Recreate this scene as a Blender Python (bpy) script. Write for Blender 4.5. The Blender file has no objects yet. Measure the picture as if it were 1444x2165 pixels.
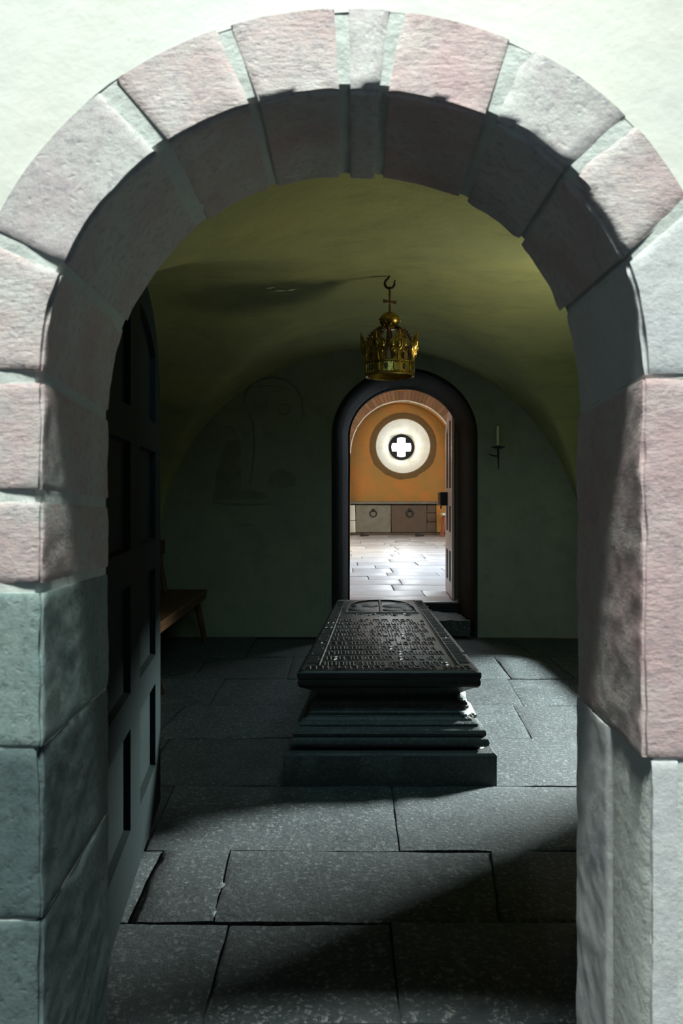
import bpy, bmesh, math, random
from mathutils import Vector, Matrix, noise

random.seed(7)
C = bpy.context.scene.collection
SC = bpy.context.scene
PI = math.pi

# ------------------------------------------------------------------ camera, world, lights, exposure
H = 1.35                      # eye height
cam = bpy.data.cameras.new('camera')
cam.sensor_fit = 'VERTICAL'; cam.sensor_height = 36.0; cam.sensor_width = 24.0
cam.lens = 1600 / 2165 * 36.0
cam.shift_y = -37.5 / 2165
cam.clip_start = 0.05
cam.dof.use_dof = True; cam.dof.focus_distance = 5.2; cam.dof.aperture_fstop = 5.6
camo = bpy.data.objects.new('camera', cam); C.objects.link(camo)
camo.location = (0, 0, H); camo.rotation_euler = (PI / 2, 0, 0)
SC.camera = camo

SC.view_settings.view_transform = 'Standard'
SC.view_settings.look = 'None'
SC.view_settings.gamma = 1.0
SC.view_settings.use_curve_mapping = False
SC.view_settings.exposure = 0.0

w = bpy.data.worlds.new('daylight'); SC.world = w; w.use_nodes = True
w.node_tree.nodes['Background'].inputs[0].default_value = (0.50, 0.86, 0.95, 1)
w.node_tree.nodes['Background'].inputs[1].default_value = 0.035


def aim(o, target):
    d = Vector(target) - o.location
    o.rotation_euler = d.to_track_quat('-Z', 'Y').to_euler()


def area(name, loc, target, sx, sy, power, col, spread=180):
    l = bpy.data.lights.new(name, 'AREA'); l.shape = 'RECTANGLE'; l.size = sx; l.size_y = sy
    l.energy = power; l.color = col; l.spread = math.radians(spread)
    o = bpy.data.objects.new(name, l); C.objects.link(o); o.location = loc; aim(o, target)
    return o


def spot(name, loc, target, half, blend, power, col, radius):
    l = bpy.data.lights.new(name, 'SPOT'); l.energy = power; l.color = col
    l.spot_size = math.radians(2 * half); l.spot_blend = blend; l.shadow_soft_size = radius
    o = bpy.data.objects.new(name, l); C.objects.link(o); o.location = loc; aim(o, target)
    return o


# anteroom: skylight behind the picture plane, then two added fills for wall and jamb
area('skylight_anteroom', (-0.06, -1.0, 9.0), (0.0, 1.4, 1.1), 1.9, 0.6, 53, (0.92, 0.99, 0.95), 26)
area('fill_low_anteroom', (1.8, -0.9, 0.9), (0.6, 1.3, 0.6), 0.8, 0.8, 4, (0.62, 0.82, 1.0))  # unseen fill added to brighten the lower right of the wall
area('fill_jamb_anteroom', (-2.2, 0.1, 1.9), (0.5, 1.5, 1.2), 0.6, 1.0, 3.0, (0.78, 0.9, 1.0))  # unseen fill added to brighten the right jamb
# tomb chamber: daylight through the window in the right wall, then a vault fill
area('window_beam_chamber', (4.6, 5.5, 1.85), (0.8, 4.3, 0.0), 0.75, 0.25, 1450, (0.86, 0.98, 0.95))
area('fill_vault_chamber', (2.12, 4.2, 1.3), (1.5, 4.0, 2.6), 0.5, 0.5, 17, (1.0, 0.98, 0.66), 130)  # up-light added inside the chamber to brighten the vault
# unseen teal fill added above the inside of the archway to lift the darks
area('fill_darks_chamber', (0.28, 2.62, 2.52), (0.3, 4.9, 0.0), 1.5, 0.14, 5, (0.50, 0.92, 1.0), 88)
spot('crown_spot_chamber', (2.2, 4.3, 1.30), (0.456, 4.763, 2.255), 1.1, 1.0, 3000, (1.0, 0.93, 0.68), 0.02)  # unseen narrow spot added to light the crown's right fleuron
# hall beyond: tall windows in its side walls
area('window_light_hall_left', (-1.2, 14.5, 2.6), (2.2, 17.5, 0.6), 3.0, 2.2, 190, (1.0, 0.82, 0.55))
area('window_light_hall_right', (4.7, 12.5, 2.8), (1.2, 13.0, 0.2), 3.0, 2.0, 420, (0.80, 0.90, 1.0))


area('fill_floor_hall', (1.6, 12.5, 4.5), (1.6, 13.0, 0.0), 3.0, 6.0, 480, (0.72, 0.88, 1.0))  # overhead fill added to brighten the hall floor


# ------------------------------------------------------------------ materials
def new_mat(name):
    m = bpy.data.materials.new(name); m.use_nodes = True
    nt = m.node_tree
    return m, nt, nt.nodes['Principled BSDF']


def N(nt, t, **kw):
    n = nt.nodes.new(t)
    for k, v in kw.items():
        if k.startswith('i_'):
            n.inputs[k[2:].replace('_', ' ')].default_value = v
        else:
            setattr(n, k, v)
    return n


def L(nt, a, b): nt.links.new(a, b)


def rgba(c): return (c[0], c[1], c[2], 1)


def noise_tex(nt, co, scale, detail=6, rough=0.6, stretch=None):
    if stretch:
        mp = N(nt, 'ShaderNodeMapping'); mp.inputs['Scale'].default_value = stretch
        L(nt, co, mp.inputs['Vector']); co = mp.outputs[0]
    n = N(nt, 'ShaderNodeTexNoise'); n.inputs['Scale'].default_value = scale
    n.inputs['Detail'].default_value = detail; n.inputs['Roughness'].default_value = rough
    L(nt, co, n.inputs['Vector'])
    return n.outputs['Fac']


def ramp(nt, fac, stops):
    r = N(nt, 'ShaderNodeValToRGB')
    e = r.color_ramp.elements
    while len(e) > 1: e.remove(e[-1])
    for i, (p, c) in enumerate(stops):
        el = e[0] if i == 0 else e.new(p)
        el.position = p; el.color = rgba(c) if not isinstance(c, (int, float)) else (c, c, c, 1)
    L(nt, fac, r.inputs[0])
    return r.outputs[0]


def mix(nt, fac, a, b, mode='MIX'):
    m = N(nt, 'ShaderNodeMix', data_type='RGBA', blend_type=mode)
    if isinstance(fac, (int, float)): m.inputs[0].default_value = fac
    else: L(nt, fac, m.inputs[0])
    for s, v in ((6, a), (7, b)):
        if isinstance(v, tuple): m.inputs[s].default_value = rgba(v)
        else: L(nt, v, m.inputs[s])
    return m.outputs[2]


def bump(nt, b, height, strength, dist, prev=None):
    n = N(nt, 'ShaderNodeBump'); n.inputs['Strength'].default_value = strength; n.inputs['Distance'].default_value = dist
    L(nt, height, n.inputs['Height'])
    if prev is not None: L(nt, prev, n.inputs['Normal'])
    return n.outputs[0]


def stone_mat(name, ca, cb, cc, rough=0.75, scale=1.0, pits=0.5, bstr=0.6, bdist=0.004, tool=None, vary=0.25, spec=0.4, fleck=(60, 0.50, 0.72)):
    """mottled stone: two body colours, a third for specks; pitted; optional tooling direction"""
    m, nt, b = new_mat(name)
    tc = N(nt, 'ShaderNodeTexCoord'); oi = N(nt, 'ShaderNodeObjectInfo')
    ad = N(nt, 'ShaderNodeVectorMath', operation='ADD'); cmb = N(nt, 'ShaderNodeCombineXYZ')
    mu = N(nt, 'ShaderNodeMath', operation='MULTIPLY'); mu.inputs[1].default_value = 37.0
    L(nt, oi.outputs['Random'], mu.inputs[0])
    for k in range(3): L(nt, mu.outputs[0], cmb.inputs[k])
    L(nt, tc.outputs['Object'], ad.inputs[0]); L(nt, cmb.outputs[0], ad.inputs[1])
    co = ad.outputs[0]
    wn = N(nt, 'ShaderNodeTexNoise'); wn.inputs['Scale'].default_value = 22 * scale; L(nt, co, wn.inputs['Vector'])
    wa = N(nt, 'ShaderNodeVectorMath', operation='MULTIPLY_ADD'); wa.inputs[1].default_value = (.05, .05, .05)
    L(nt, wn.outputs['Color'], wa.inputs[0]); L(nt, co, wa.inputs[2]); wco = wa.outputs[0]
    n1 = noise_tex(nt, co, 5.5 * scale, 5, 0.65)
    c = mix(nt, ramp(nt, n1, [(0.40, 0.0), (0.60, 1.0)]), ca, cb)
    n2 = noise_tex(nt, co, fleck[0] * scale, 5, 0.7)
    c = mix(nt, ramp(nt, n2, [(fleck[1], 0.0), (fleck[2], 1.0)]), c, cc)
    v = ramp(nt, oi.outputs['Random'], [(0.0, 1.0 - vary), (1.0, 1.0)])
    c = mix(nt, 1.0, c, v, 'MULTIPLY')
    L(nt, c, b.inputs['Base Color'])
    b.inputs['Roughness'].default_value = rough
    b.inputs['Specular IOR Level'].default_value = spec
    nf = noise_tex(nt, co, 38 * scale, 8, 0.72)
    nm = bump(nt, b, nf, bstr, bdist)
    if pits:
        vo = N(nt, 'ShaderNodeTexVoronoi'); vo.inputs['Scale'].default_value = 45 * scale; L(nt, wco, vo.inputs['Vector'])
        pn = noise_tex(nt, co, 9 * scale, 3, 0.6)
        pm = N(nt, 'ShaderNodeMath', operation='MULTIPLY_ADD'); L(nt, pn, pm.inputs[0]); pm.inputs[1].default_value = -0.6; pm.inputs[2].default_value = 0.40
        sb = N(nt, 'ShaderNodeMath', operation='SUBTRACT'); L(nt, vo.outputs['Distance'], sb.inputs[0]); L(nt, pm.outputs[0], sb.inputs[1])
        ph = ramp(nt, sb.outputs[0], [(0.0, 0.0), (0.16, 1.0)])
        nm = bump(nt, b, ph, pits, 0.006, nm)
    if tool:
        tn = noise_tex(nt, co, 55 * scale, 4, 0.6, tool)
        nm = bump(nt, b, tn, 0.32, 0.004, nm)
    L(nt, nm, b.inputs['Normal'])
    return m


def plaster_mat(name, ca, cb, stain, rough=0.95, bstr=0.5, scale=1.0, stretch=(1, 1, 1)):
    m, nt, b = new_mat(name)
    tc = N(nt, 'ShaderNodeTexCoord'); co = tc.outputs['Object']
    n1 = noise_tex(nt, co, 1.6 * scale, 6, 0.62, stretch)
    c = mix(nt, ramp(nt, n1, [(0.36, 0.0), (0.64, 1.0)]), ca, cb)
    n2 = noise_tex(nt, co, 4.5 * scale, 9, 0.72, stretch)
    c = mix(nt, ramp(nt, n2, [(0.50, 0.0), (0.80, 0.75)]), c, stain)
    L(nt, c, b.inputs['Base Color']); b.inputs['Roughness'].default_value = rough
    b.inputs['Specular IOR Level'].default_value = 0.15
    nm = bump(nt, b, noise_tex(nt, co, 7 * scale, 4, 0.6), bstr, 0.02)
    nm = bump(nt, b, noise_tex(nt, co, 70 * scale, 6, 0.7), bstr, 0.003, nm)
    L(nt, nm, b.inputs['Normal'])
    return m


def simple_mat(name, c, rough=0.6, metal=0.0, c2=None, scale=20, bstr=0.0, stretch=None, spec=0.4, emit=None):
    m, nt, b = new_mat(name)
    b.inputs['Base Color'].default_value = rgba(c)
    b.inputs['Roughness'].default_value = rough; b.inputs['Metallic'].default_value = metal
    b.inputs['Specular IOR Level'].default_value = spec
    if c2 or bstr:
        tc = N(nt, 'ShaderNodeTexCoord')
        f = noise_tex(nt, tc.outputs['Object'], scale, 6, 0.6, stretch)
        if c2: L(nt, mix(nt, ramp(nt, f, [(0.38, 0.0), (0.62, 1.0)]), c, c2), b.inputs['Base Color'])
        if bstr: L(nt, bump(nt, b, f, bstr, 0.003), b.inputs['Normal'])
    if emit:
        b.inputs['Emission Color'].default_value = rgba(emit[0]); b.inputs['Emission Strength'].default_value = emit[1]
    return m


M = {}
M['white_plaster'] = plaster_mat('white_plaster', (0.80, 0.84, 0.77), (0.86, 0.86, 0.76), (0.72, 0.74, 0.66), bstr=0.14)
M['olive_plaster'] = plaster_mat('olive_plaster', (0.33, 0.325, 0.145), (0.26, 0.27, 0.14), (0.155, 0.17, 0.105), bstr=0.4, stretch=(0.5, 1, 1.6))
M['wall_plaster'] = plaster_mat('wall_plaster', (0.24, 0.26, 0.20), (0.20, 0.22, 0.18), (0.125, 0.145, 0.12), bstr=0.45)
M['ochre_plaster'] = plaster_mat('ochre_plaster', (0.41, 0.175, 0.045), (0.30, 0.18, 0.055), (0.22, 0.15, 0.055), bstr=0.2)
M['mortar'] = plaster_mat('mortar', (0.66, 0.71, 0.66), (0.60, 0.64, 0.60), (0.50, 0.52, 0.48), bstr=0.22, scale=3)
M['pink_stone'] = stone_mat('pink_stone', (0.66, 0.64, 0.60), (0.64, 0.50, 0.48), (0.47, 0.41, 0.43), pits=0.12, tool=(0.8, 1, 2.6), vary=0.12)
M['red_stone'] = stone_mat('red_stone', (0.63, 0.46, 0.45), (0.65, 0.58, 0.54), (0.47, 0.37, 0.39), pits=0.10, tool=(0.8, 1, 2.6), vary=0.08)
M['grey_stone'] = stone_mat('grey_stone', (0.67, 0.68, 0.64), (0.64, 0.57, 0.57), (0.42, 0.39, 0.42), pits=0.14, vary=0.12)
M['pale_stone'] = stone_mat('pale_stone', (0.68, 0.70, 0.68), (0.63, 0.65, 0.66), (0.55, 0.56, 0.56), pits=0.05, vary=0.05)
M['green_stone'] = stone_mat('green_stone', (0.21, 0.30, 0.285), (0.27, 0.345, 0.32), (0.12, 0.16, 0.155), pits=0.15, vary=0.1)
M['dark_green_stone'] = stone_mat('dark_green_stone', (0.085, 0.13, 0.13), (0.12, 0.17, 0.165), (0.05, 0.07, 0.065), pits=0.15, vary=0.1)  # darker green, for the two lowest left jamb stones
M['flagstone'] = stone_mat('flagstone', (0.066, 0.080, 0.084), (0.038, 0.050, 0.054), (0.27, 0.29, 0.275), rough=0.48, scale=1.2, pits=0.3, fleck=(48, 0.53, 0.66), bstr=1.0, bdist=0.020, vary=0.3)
M['joint_earth'] = simple_mat('joint_earth', (0.018, 0.02, 0.02), 0.95, c2=(0.03, 0.03, 0.03), scale=40, bstr=0.5)
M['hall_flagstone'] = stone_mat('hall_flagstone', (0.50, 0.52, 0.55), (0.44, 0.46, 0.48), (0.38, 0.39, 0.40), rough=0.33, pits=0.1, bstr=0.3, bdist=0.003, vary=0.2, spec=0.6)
M['tomb_stone'] = stone_mat('tomb_stone', (0.045, 0.050, 0.050), (0.060, 0.064, 0.064), (0.11, 0.12, 0.115), rough=0.6, pits=0.4, bstr=0.6, vary=0.1)
M['tomb_break'] = stone_mat('tomb_break', (0.52, 0.55, 0.52), (0.42, 0.45, 0.43), (0.6, 0.62, 0.6), rough=0.85, pits=0.4, bstr=1.0, bdist=0.01)
M['slab_stone'] = stone_mat('slab_stone', (0.014, 0.0125, 0.0115), (0.019, 0.017, 0.015), (0.024, 0.022, 0.02), rough=0.40, scale=0.8, pits=0.0, bstr=0.25, bdist=0.003, vary=0.0, spec=0.32)
M['chip_stone'] = stone_mat('chip_stone', (0.17, 0.19, 0.19), (0.12, 0.14, 0.145), (0.27, 0.29, 0.28), pits=0.2, vary=0.0)
M['letter_stone'] = stone_mat('letter_stone', (0.028, 0.026, 0.025), (0.036, 0.034, 0.032), (0.05, 0.046, 0.042), rough=0.5, pits=0.0, bstr=0.2, vary=0.0, spec=0.14)
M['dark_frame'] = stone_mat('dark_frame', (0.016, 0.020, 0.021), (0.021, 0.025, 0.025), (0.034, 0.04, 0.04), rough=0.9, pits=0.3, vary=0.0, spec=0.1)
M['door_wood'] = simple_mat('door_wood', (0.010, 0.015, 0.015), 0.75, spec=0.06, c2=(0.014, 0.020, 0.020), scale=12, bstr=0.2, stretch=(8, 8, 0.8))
M['hall_door_wood'] = simple_mat('hall_door_wood', (0.60, 0.57, 0.60), 0.4, c2=(0.50, 0.47, 0.50), scale=10, bstr=0.2, stretch=(8, 8, 0.8))
M['panel_wood'] = simple_mat('panel_wood', (0.035, 0.03, 0.03), 0.5, c2=(0.05, 0.04, 0.04), scale=10)
M['bench_wood'] = simple_mat('bench_wood', (0.11, 0.050, 0.018), 0.5, spec=0.25, c2=(0.07, 0.032, 0.013), scale=9, bstr=0.15, stretch=(8, 0.8, 8))
M['red_wood'] = simple_mat('red_wood', (0.26, 0.07, 0.03), 0.45, c2=(0.20, 0.05, 0.025), scale=10)
M['iron'] = simple_mat('iron', (0.028, 0.03, 0.03), 0.55, 0.6, bstr=0.3, scale=60)
M['gold'] = simple_mat('gold', (0.50, 0.35, 0.09), 0.32, 1.0, c2=(0.30, 0.19, 0.045), scale=26, bstr=0.35)
M['brown_gold'] = simple_mat('brown_gold', (0.22, 0.13, 0.07), 0.5, 0.7, c2=(0.14, 0.08, 0.045), scale=30, bstr=0.3)
M['gem'] = simple_mat('gem', (0.05, 0.055, 0.04), 0.12, 0.0, spec=0.7)
M['wax'] = simple_mat('wax', (0.78, 0.76, 0.58), 0.5)
M['brick'] = stone_mat('brick', (0.23, 0.115, 0.055), (0.19, 0.105, 0.055), (0.16, 0.095, 0.055), pits=0.2, vary=0.35)
M['ring_plaster'] = plaster_mat('ring_plaster', (0.15, 0.092, 0.038), (0.13, 0.085, 0.038), (0.09, 0.062, 0.03), bstr=0.4, scale=3)
M['lime_white'] = plaster_mat('lime_white', (0.66, 0.66, 0.60), (0.60, 0.58, 0.48), (0.50, 0.46, 0.36), bstr=0.3, scale=2)
M['bench_stone'] = stone_mat('bench_stone', (0.16, 0.155, 0.12), (0.13, 0.12, 0.09), (0.09, 0.08, 0.06), pits=0.3, vary=0.15)
M['bench_brown'] = stone_mat('bench_brown', (0.095, 0.062, 0.038), (0.075, 0.052, 0.034), (0.06, 0.042, 0.03), pits=0.3, vary=0.2)
M['paper'] = simple_mat('paper', (0.85, 0.85, 0.84), 0.7)
M['window_glass'] = simple_mat('window_glass', (0.9, 0.95, 1.0), 0.2, emit=((0.92, 0.98, 1.0), 40.0))
M['paint_dark'] = plaster_mat('paint_dark', (0.13, 0.147, 0.118), (0.17, 0.188, 0.15), (0.10, 0.112, 0.094), bstr=0.3, scale=4)
M['paint_red'] = plaster_mat('paint_red', (0.16, 0.16, 0.125), (0.19, 0.195, 0.155), (0.12, 0.12, 0.10), bstr=0.3, scale=4)


# ------------------------------------------------------------------ mesh helpers
class MB:
    def __init__(self): self.v = []; self.f = []

    def add(self, vs, fs):
        o = len(self.v); self.v += [tuple(p) for p in vs]; self.f += [tuple(i + o for i in f) for f in fs]

    def grid(self, rows, close_u=False, close_v=False, flip=False):
        nr, nc = len(rows), len(rows[0]); vs = [p for r in rows for p in r]; fs = []
        for i in range(nr if close_u else nr - 1):
            for j in range(nc if close_v else nc - 1):
                a, b, c, d = i * nc + j, i * nc + (j + 1) % nc, ((i + 1) % nr) * nc + (j + 1) % nc, ((i + 1) % nr) * nc + j
                fs.append((a, d, c, b) if flip else (a, b, c, d))
        self.add(vs, fs)

    def box(self, x0, x1, y0, y1, z0, z1, b=0.0, mat=None):
        """box with chamfered edges"""
        hx, hy, hz = (x1 - x0) / 2, (y1 - y0) / 2, (z1 - z0) / 2
        cx, cy, cz = (x0 + x1) / 2, (y0 + y1) / 2, (z0 + z1) / 2
        b = min(b, hx * .49, hy * .49, hz * .49)
        bm = bmesh.new(); bmesh.ops.create_cube(bm, size=1)
        for v in bm.verts: v.co = Vector((v.co.x * 2 * hx, v.co.y * 2 * hy, v.co.z * 2 * hz))
        if b > 0: bmesh.ops.bevel(bm, geom=bm.edges[:], offset=b, segments=1, affect='EDGES')
        bm.verts.index_update()
        t = Matrix.Translation((cx, cy, cz))
        if mat is not None: t = mat @ t
        self.add([t @ v.co for v in bm.verts], [tuple(v.index for v in f.verts) for f in bm.faces]); bm.free()

    def tube(self, pts, r, n=8, cap=True):
        pts = [Vector(p) for p in pts]; rr = r if isinstance(r, (list, tuple)) else [r] * len(pts)
        t0 = (pts[1] - pts[0]).normalized()
        up = Vector((0, 0, 1)) if abs(t0.z) < 0.9 else Vector((1, 0, 0))
        u = t0.cross(up).normalized(); rows = []
        for i, p in enumerate(pts):
            t = (pts[min(i + 1, len(pts) - 1)] - pts[max(i - 1, 0)]).normalized()
            u = (u - t * u.dot(t)).normalized(); w_ = t.cross(u)
            rows.append([p + (u * math.cos(2 * PI * k / n) + w_ * math.sin(2 * PI * k / n)) * rr[i] for k in range(n)])
        o = len(self.v); self.grid(rows, close_v=True)
        if cap:
            self.f.append(tuple(o + k for k in range(n))[::-1]); e = o + (len(rows) - 1) * n
            self.f.append(tuple(e + k for k in range(n)))

    def lathe(self, prof, c=(0, 0, 0), n=32, axis='z', closed=False):
        rows = []
        for r, z in prof:
            row = []
            for k in range(n):
                a = 2 * PI * k / n
                if axis == 'z': row.append((c[0] + r * math.cos(a), c[1] + r * math.sin(a), c[2] + z))
                else: row.append((c[0] + r * math.cos(a), c[1] + z, c[2] + r * math.sin(a)))
            rows.append(row)
        self.grid(rows, close_u=closed, close_v=True)

    def ball(self, c, rx, ry=None, rz=None, n=10, m=6, mat=None):
        ry = ry or rx; rz = rz or rx; rows = []
        for i in range(m + 1):
            a = PI * i / m
            row = []
            for k in range(n):
                p = Vector((rx * math.sin(a) * math.cos(2 * PI * k / n), ry * math.sin(a) * math.sin(2 * PI * k / n), rz * math.cos(a)))
                if mat is not None: p = mat @ p
                row.append(Vector(c) + p)
            rows.append(row)
        self.grid(rows, close_v=True)

    def prism(self, poly, thick, mat):
        """poly in local xz, extruded along local y by +-thick/2, then mat"""
        n = len(poly)
        vs = [mat @ Vector((p[0], -thick / 2, p[1])) for p in poly] + [mat @ Vector((p[0], thick / 2, p[1])) for p in poly]
        fs = [tuple(range(n))[::-1], tuple(range(n, 2 * n))] + [(i, (i + 1) % n, n + (i + 1) % n, n + i) for i in range(n)]
        self.add(vs, fs)

    def build(self, name, mat, parent=None, smooth=False, angle=None):
        me = bpy.data.meshes.new(name)
        off = parent_loc(parent)
        me.from_pydata([(p[0] - off[0], p[1] - off[1], p[2] - off[2]) for p in self.v], [], self.f)
        me.validate()
        bm = bmesh.new(); bm.from_mesh(me); bmesh.ops.remove_doubles(bm, verts=bm.verts[:], dist=1e-6)
        bmesh.ops.recalc_face_normals(bm, faces=bm.faces[:])
        if smooth:
            for f in bm.faces: f.smooth = True
            lim = math.radians(angle or 40)
            for e in bm.edges:
                if len(e.link_faces) == 2 and e.calc_face_angle(0) > lim: e.smooth = False
        bm.to_mesh(me); bm.free()
        me.materials.append(mat)
        o = bpy.data.objects.new(name, me); C.objects.link(o)
        if parent: o.parent = parent
        return o


def parent_loc(p):
    l = Vector((0, 0, 0))
    while p is not None:
        l = l + p.location; p = p.parent
    return l


def empty(name, loc):
    o = bpy.data.objects.new(name, None); o.empty_display_size = 0.05; C.objects.link(o); o.location = loc
    return o


def tag(o, label, cat, group=None, kind=None):
    o['label'] = label; o['category'] = cat
    if group: o['group'] = group
    if kind: o['kind'] = kind
    return o


def nz(p, s, seed=0): return noise.noise(Vector((p[0] * s + seed, p[1] * s + seed * 1.7, p[2] * s - seed)))


def lerp(a, b, t): return a + (b - a) * t


# ------------------------------------------------------------------ arch curves
class Arch:
    """t in [-1,0] left jamb upward, [0,1] arch left to right, [1,2] right jamb downward"""
    def __init__(s, cx, hw, spring, rise, nl=2.0, nr=2.0, base=0.0):
        s.cx, s.hw, s.sp, s.ri, s.nl, s.nr, s.b = cx, hw, spring, rise, nl, nr, base

    def __call__(s, t):
        if t <= 0: return (s.cx - s.hw, lerp(s.b, s.sp, 1 + t))
        if t >= 1: return (s.cx + s.hw, lerp(s.b, s.sp, 2 - t))
        a = PI * (1 - t); n = s.nl if t < 0.5 else s.nr
        c, q = math.cos(a), math.sin(a)
        return (s.cx + s.hw * math.copysign(abs(c) ** (2 / n), c), s.sp + s.ri * abs(q) ** (2 / n))

    def tz(s, z): return (z - s.b) / (s.sp - s.b)      # 0..1 along a jamb


def ts(n_j=10, n_a=48): return [-1 + i / n_j for i in range(n_j)] + [i / n_a for i in range(n_a)] + [1 + i / n_j for i in range(n_j + 1)]


def wall_face(mb, arch, y, x0, x1, z1, tl, n=7, amp=0.0, edge=0.0, grow=0.0):
    """wall plane at depth y with an arched hole, out to a rectangle"""
    rows = []
    for t in tl:
        ax, az = arch(t)
        if grow:
            d = Vector((ax - arch.cx, max(0.0, az - arch.sp))); d.normalize(); ax += d.x * grow; az += d.y * grow
        if t <= 0: bx, bz = x0, az
        elif t >= 1: bx, bz = x1, az
        else:
            d = Vector((ax - arch.cx, az - arch.sp)); k = 1e9
            if d.x > 1e-6: k = min(k, (x1 - ax) / d.x)
            if d.x < -1e-6: k = min(k, (x0 - ax) / d.x)
            if d.y > 1e-6: k = min(k, (z1 - az) / d.y)
            bx, bz = ax + d.x * k, az + d.y * k
        row = []
        for i in range(n + 1):
            u = (i / n) ** 1.6
            p = [lerp(ax, bx, u), y, lerp(az, bz, u)]
            if edge and i == 0:
                e = edge * nz((p[0], 3, p[2]), 6, 3); p[0] += e * (1 if ax > arch.cx else -1) * 0.7; p[2] += e * 0.7
            if amp: p[1] += amp * min(1, i / 3) * (nz(p, 2.2, 5) + 0.4 * nz(p, 7, 9))
            row.append(p)
        rows.append(row)
    # the two top corners
    mb.grid(rows, flip=True)
    return rows


# ------------------------------------------------------------------ FRONT WALL (the near arch)
Y0, Y1, Y2 = 1.30, 1.75, 2.55
A_in = Arch(0.004, 0.516, 1.55, 0.49, 2.0, 2.2)
A_bk = Arch(0.005, 0.545, 1.53, 0.556, 2.0, 2.35)
A_out = Arch(0.004, 0.660, 1.55, 0.632, 2.0, 2.12)
A_emb = Arch(0.007, 0.83, 1.62, 0.86, 2.0, 2.3)

mb = MB()
tl = ts(12, 72)
rows = wall_face(mb, A_out, Y0 - 0.001, -3.2, 3.2, 4.2, tl, n=9, amp=0.010, edge=0.010, grow=-0.004)
mb.grid([[r[0] for r in rows], [(r[0][0], Y0 + 0.03, r[0][2]) for r in rows]])       # feathered plaster edge
wall_front = mb.build('wall_front', M['white_plaster'], smooth=True)
tag(wall_front, 'white limewashed plaster wall around the big near stone archway', 'wall', kind='structure')

# back of the wall: embrasure behind the stone arch, and the face towards the chamber
mb = MB()
tl2 = ts(4, 48)
mb.grid([[(A_out(t)[0], Y1 - 0.03, A_out(t)[1]) for t in tl2], [(A_emb(t)[0], Y1, A_emb(t)[1]) for t in tl2],
         [(A_emb(t)[0], Y2, A_emb(t)[1]) for t in tl2]])
wall_face(mb, A_emb, Y2, -2.3, 2.9, 4.0, tl2, n=3)
mb.build('embrasure', M['wall_plaster'], wall_front, smooth=True)

# mortar bed behind and between the stones
mb = MB()
tl3 = ts(10, 60)
def offs(arch, t, d):
    x, z = arch(t); v = Vector((x - arch.cx, max(0.0, z - arch.sp))); v.normalize()
    return (x + v.x * d, z + v.y * d)
rr = []
for t in tl3:
    i = offs(A_in, t, 0.016); o = offs(A_out, t, 0.004); k = offs(A_bk, t, 0.002)
    def jit(p, s): return (p[0], p[1] + 0.0012 * nz(p, 14, s), p[2])
    rr.append([jit((o[0], Y0 - 0.0002, o[1]), 1), jit((lerp(o[0], i[0], .5), Y0 - 0.0005, lerp(o[1], i[1], .5)), 2), jit((i[0], Y0 + 0.002, i[1]), 3),
               (lerp(offs(A_in, t, .004)[0], k[0], .05), Y0 + .020, lerp(offs(A_in, t, .004)[1], k[1], .05)),
               (lerp(offs(A_in, t, .004)[0], k[0], .5), lerp(Y0, Y1, .5), lerp(offs(A_in, t, .004)[1], k[1], .5)), (k[0], Y1 - .01, k[1]), (o[0], Y1 - .01, o[1])])
mb.grid(rr)
mb.build('mortar', M['mortar'], wall_front, smooth=True)


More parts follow.
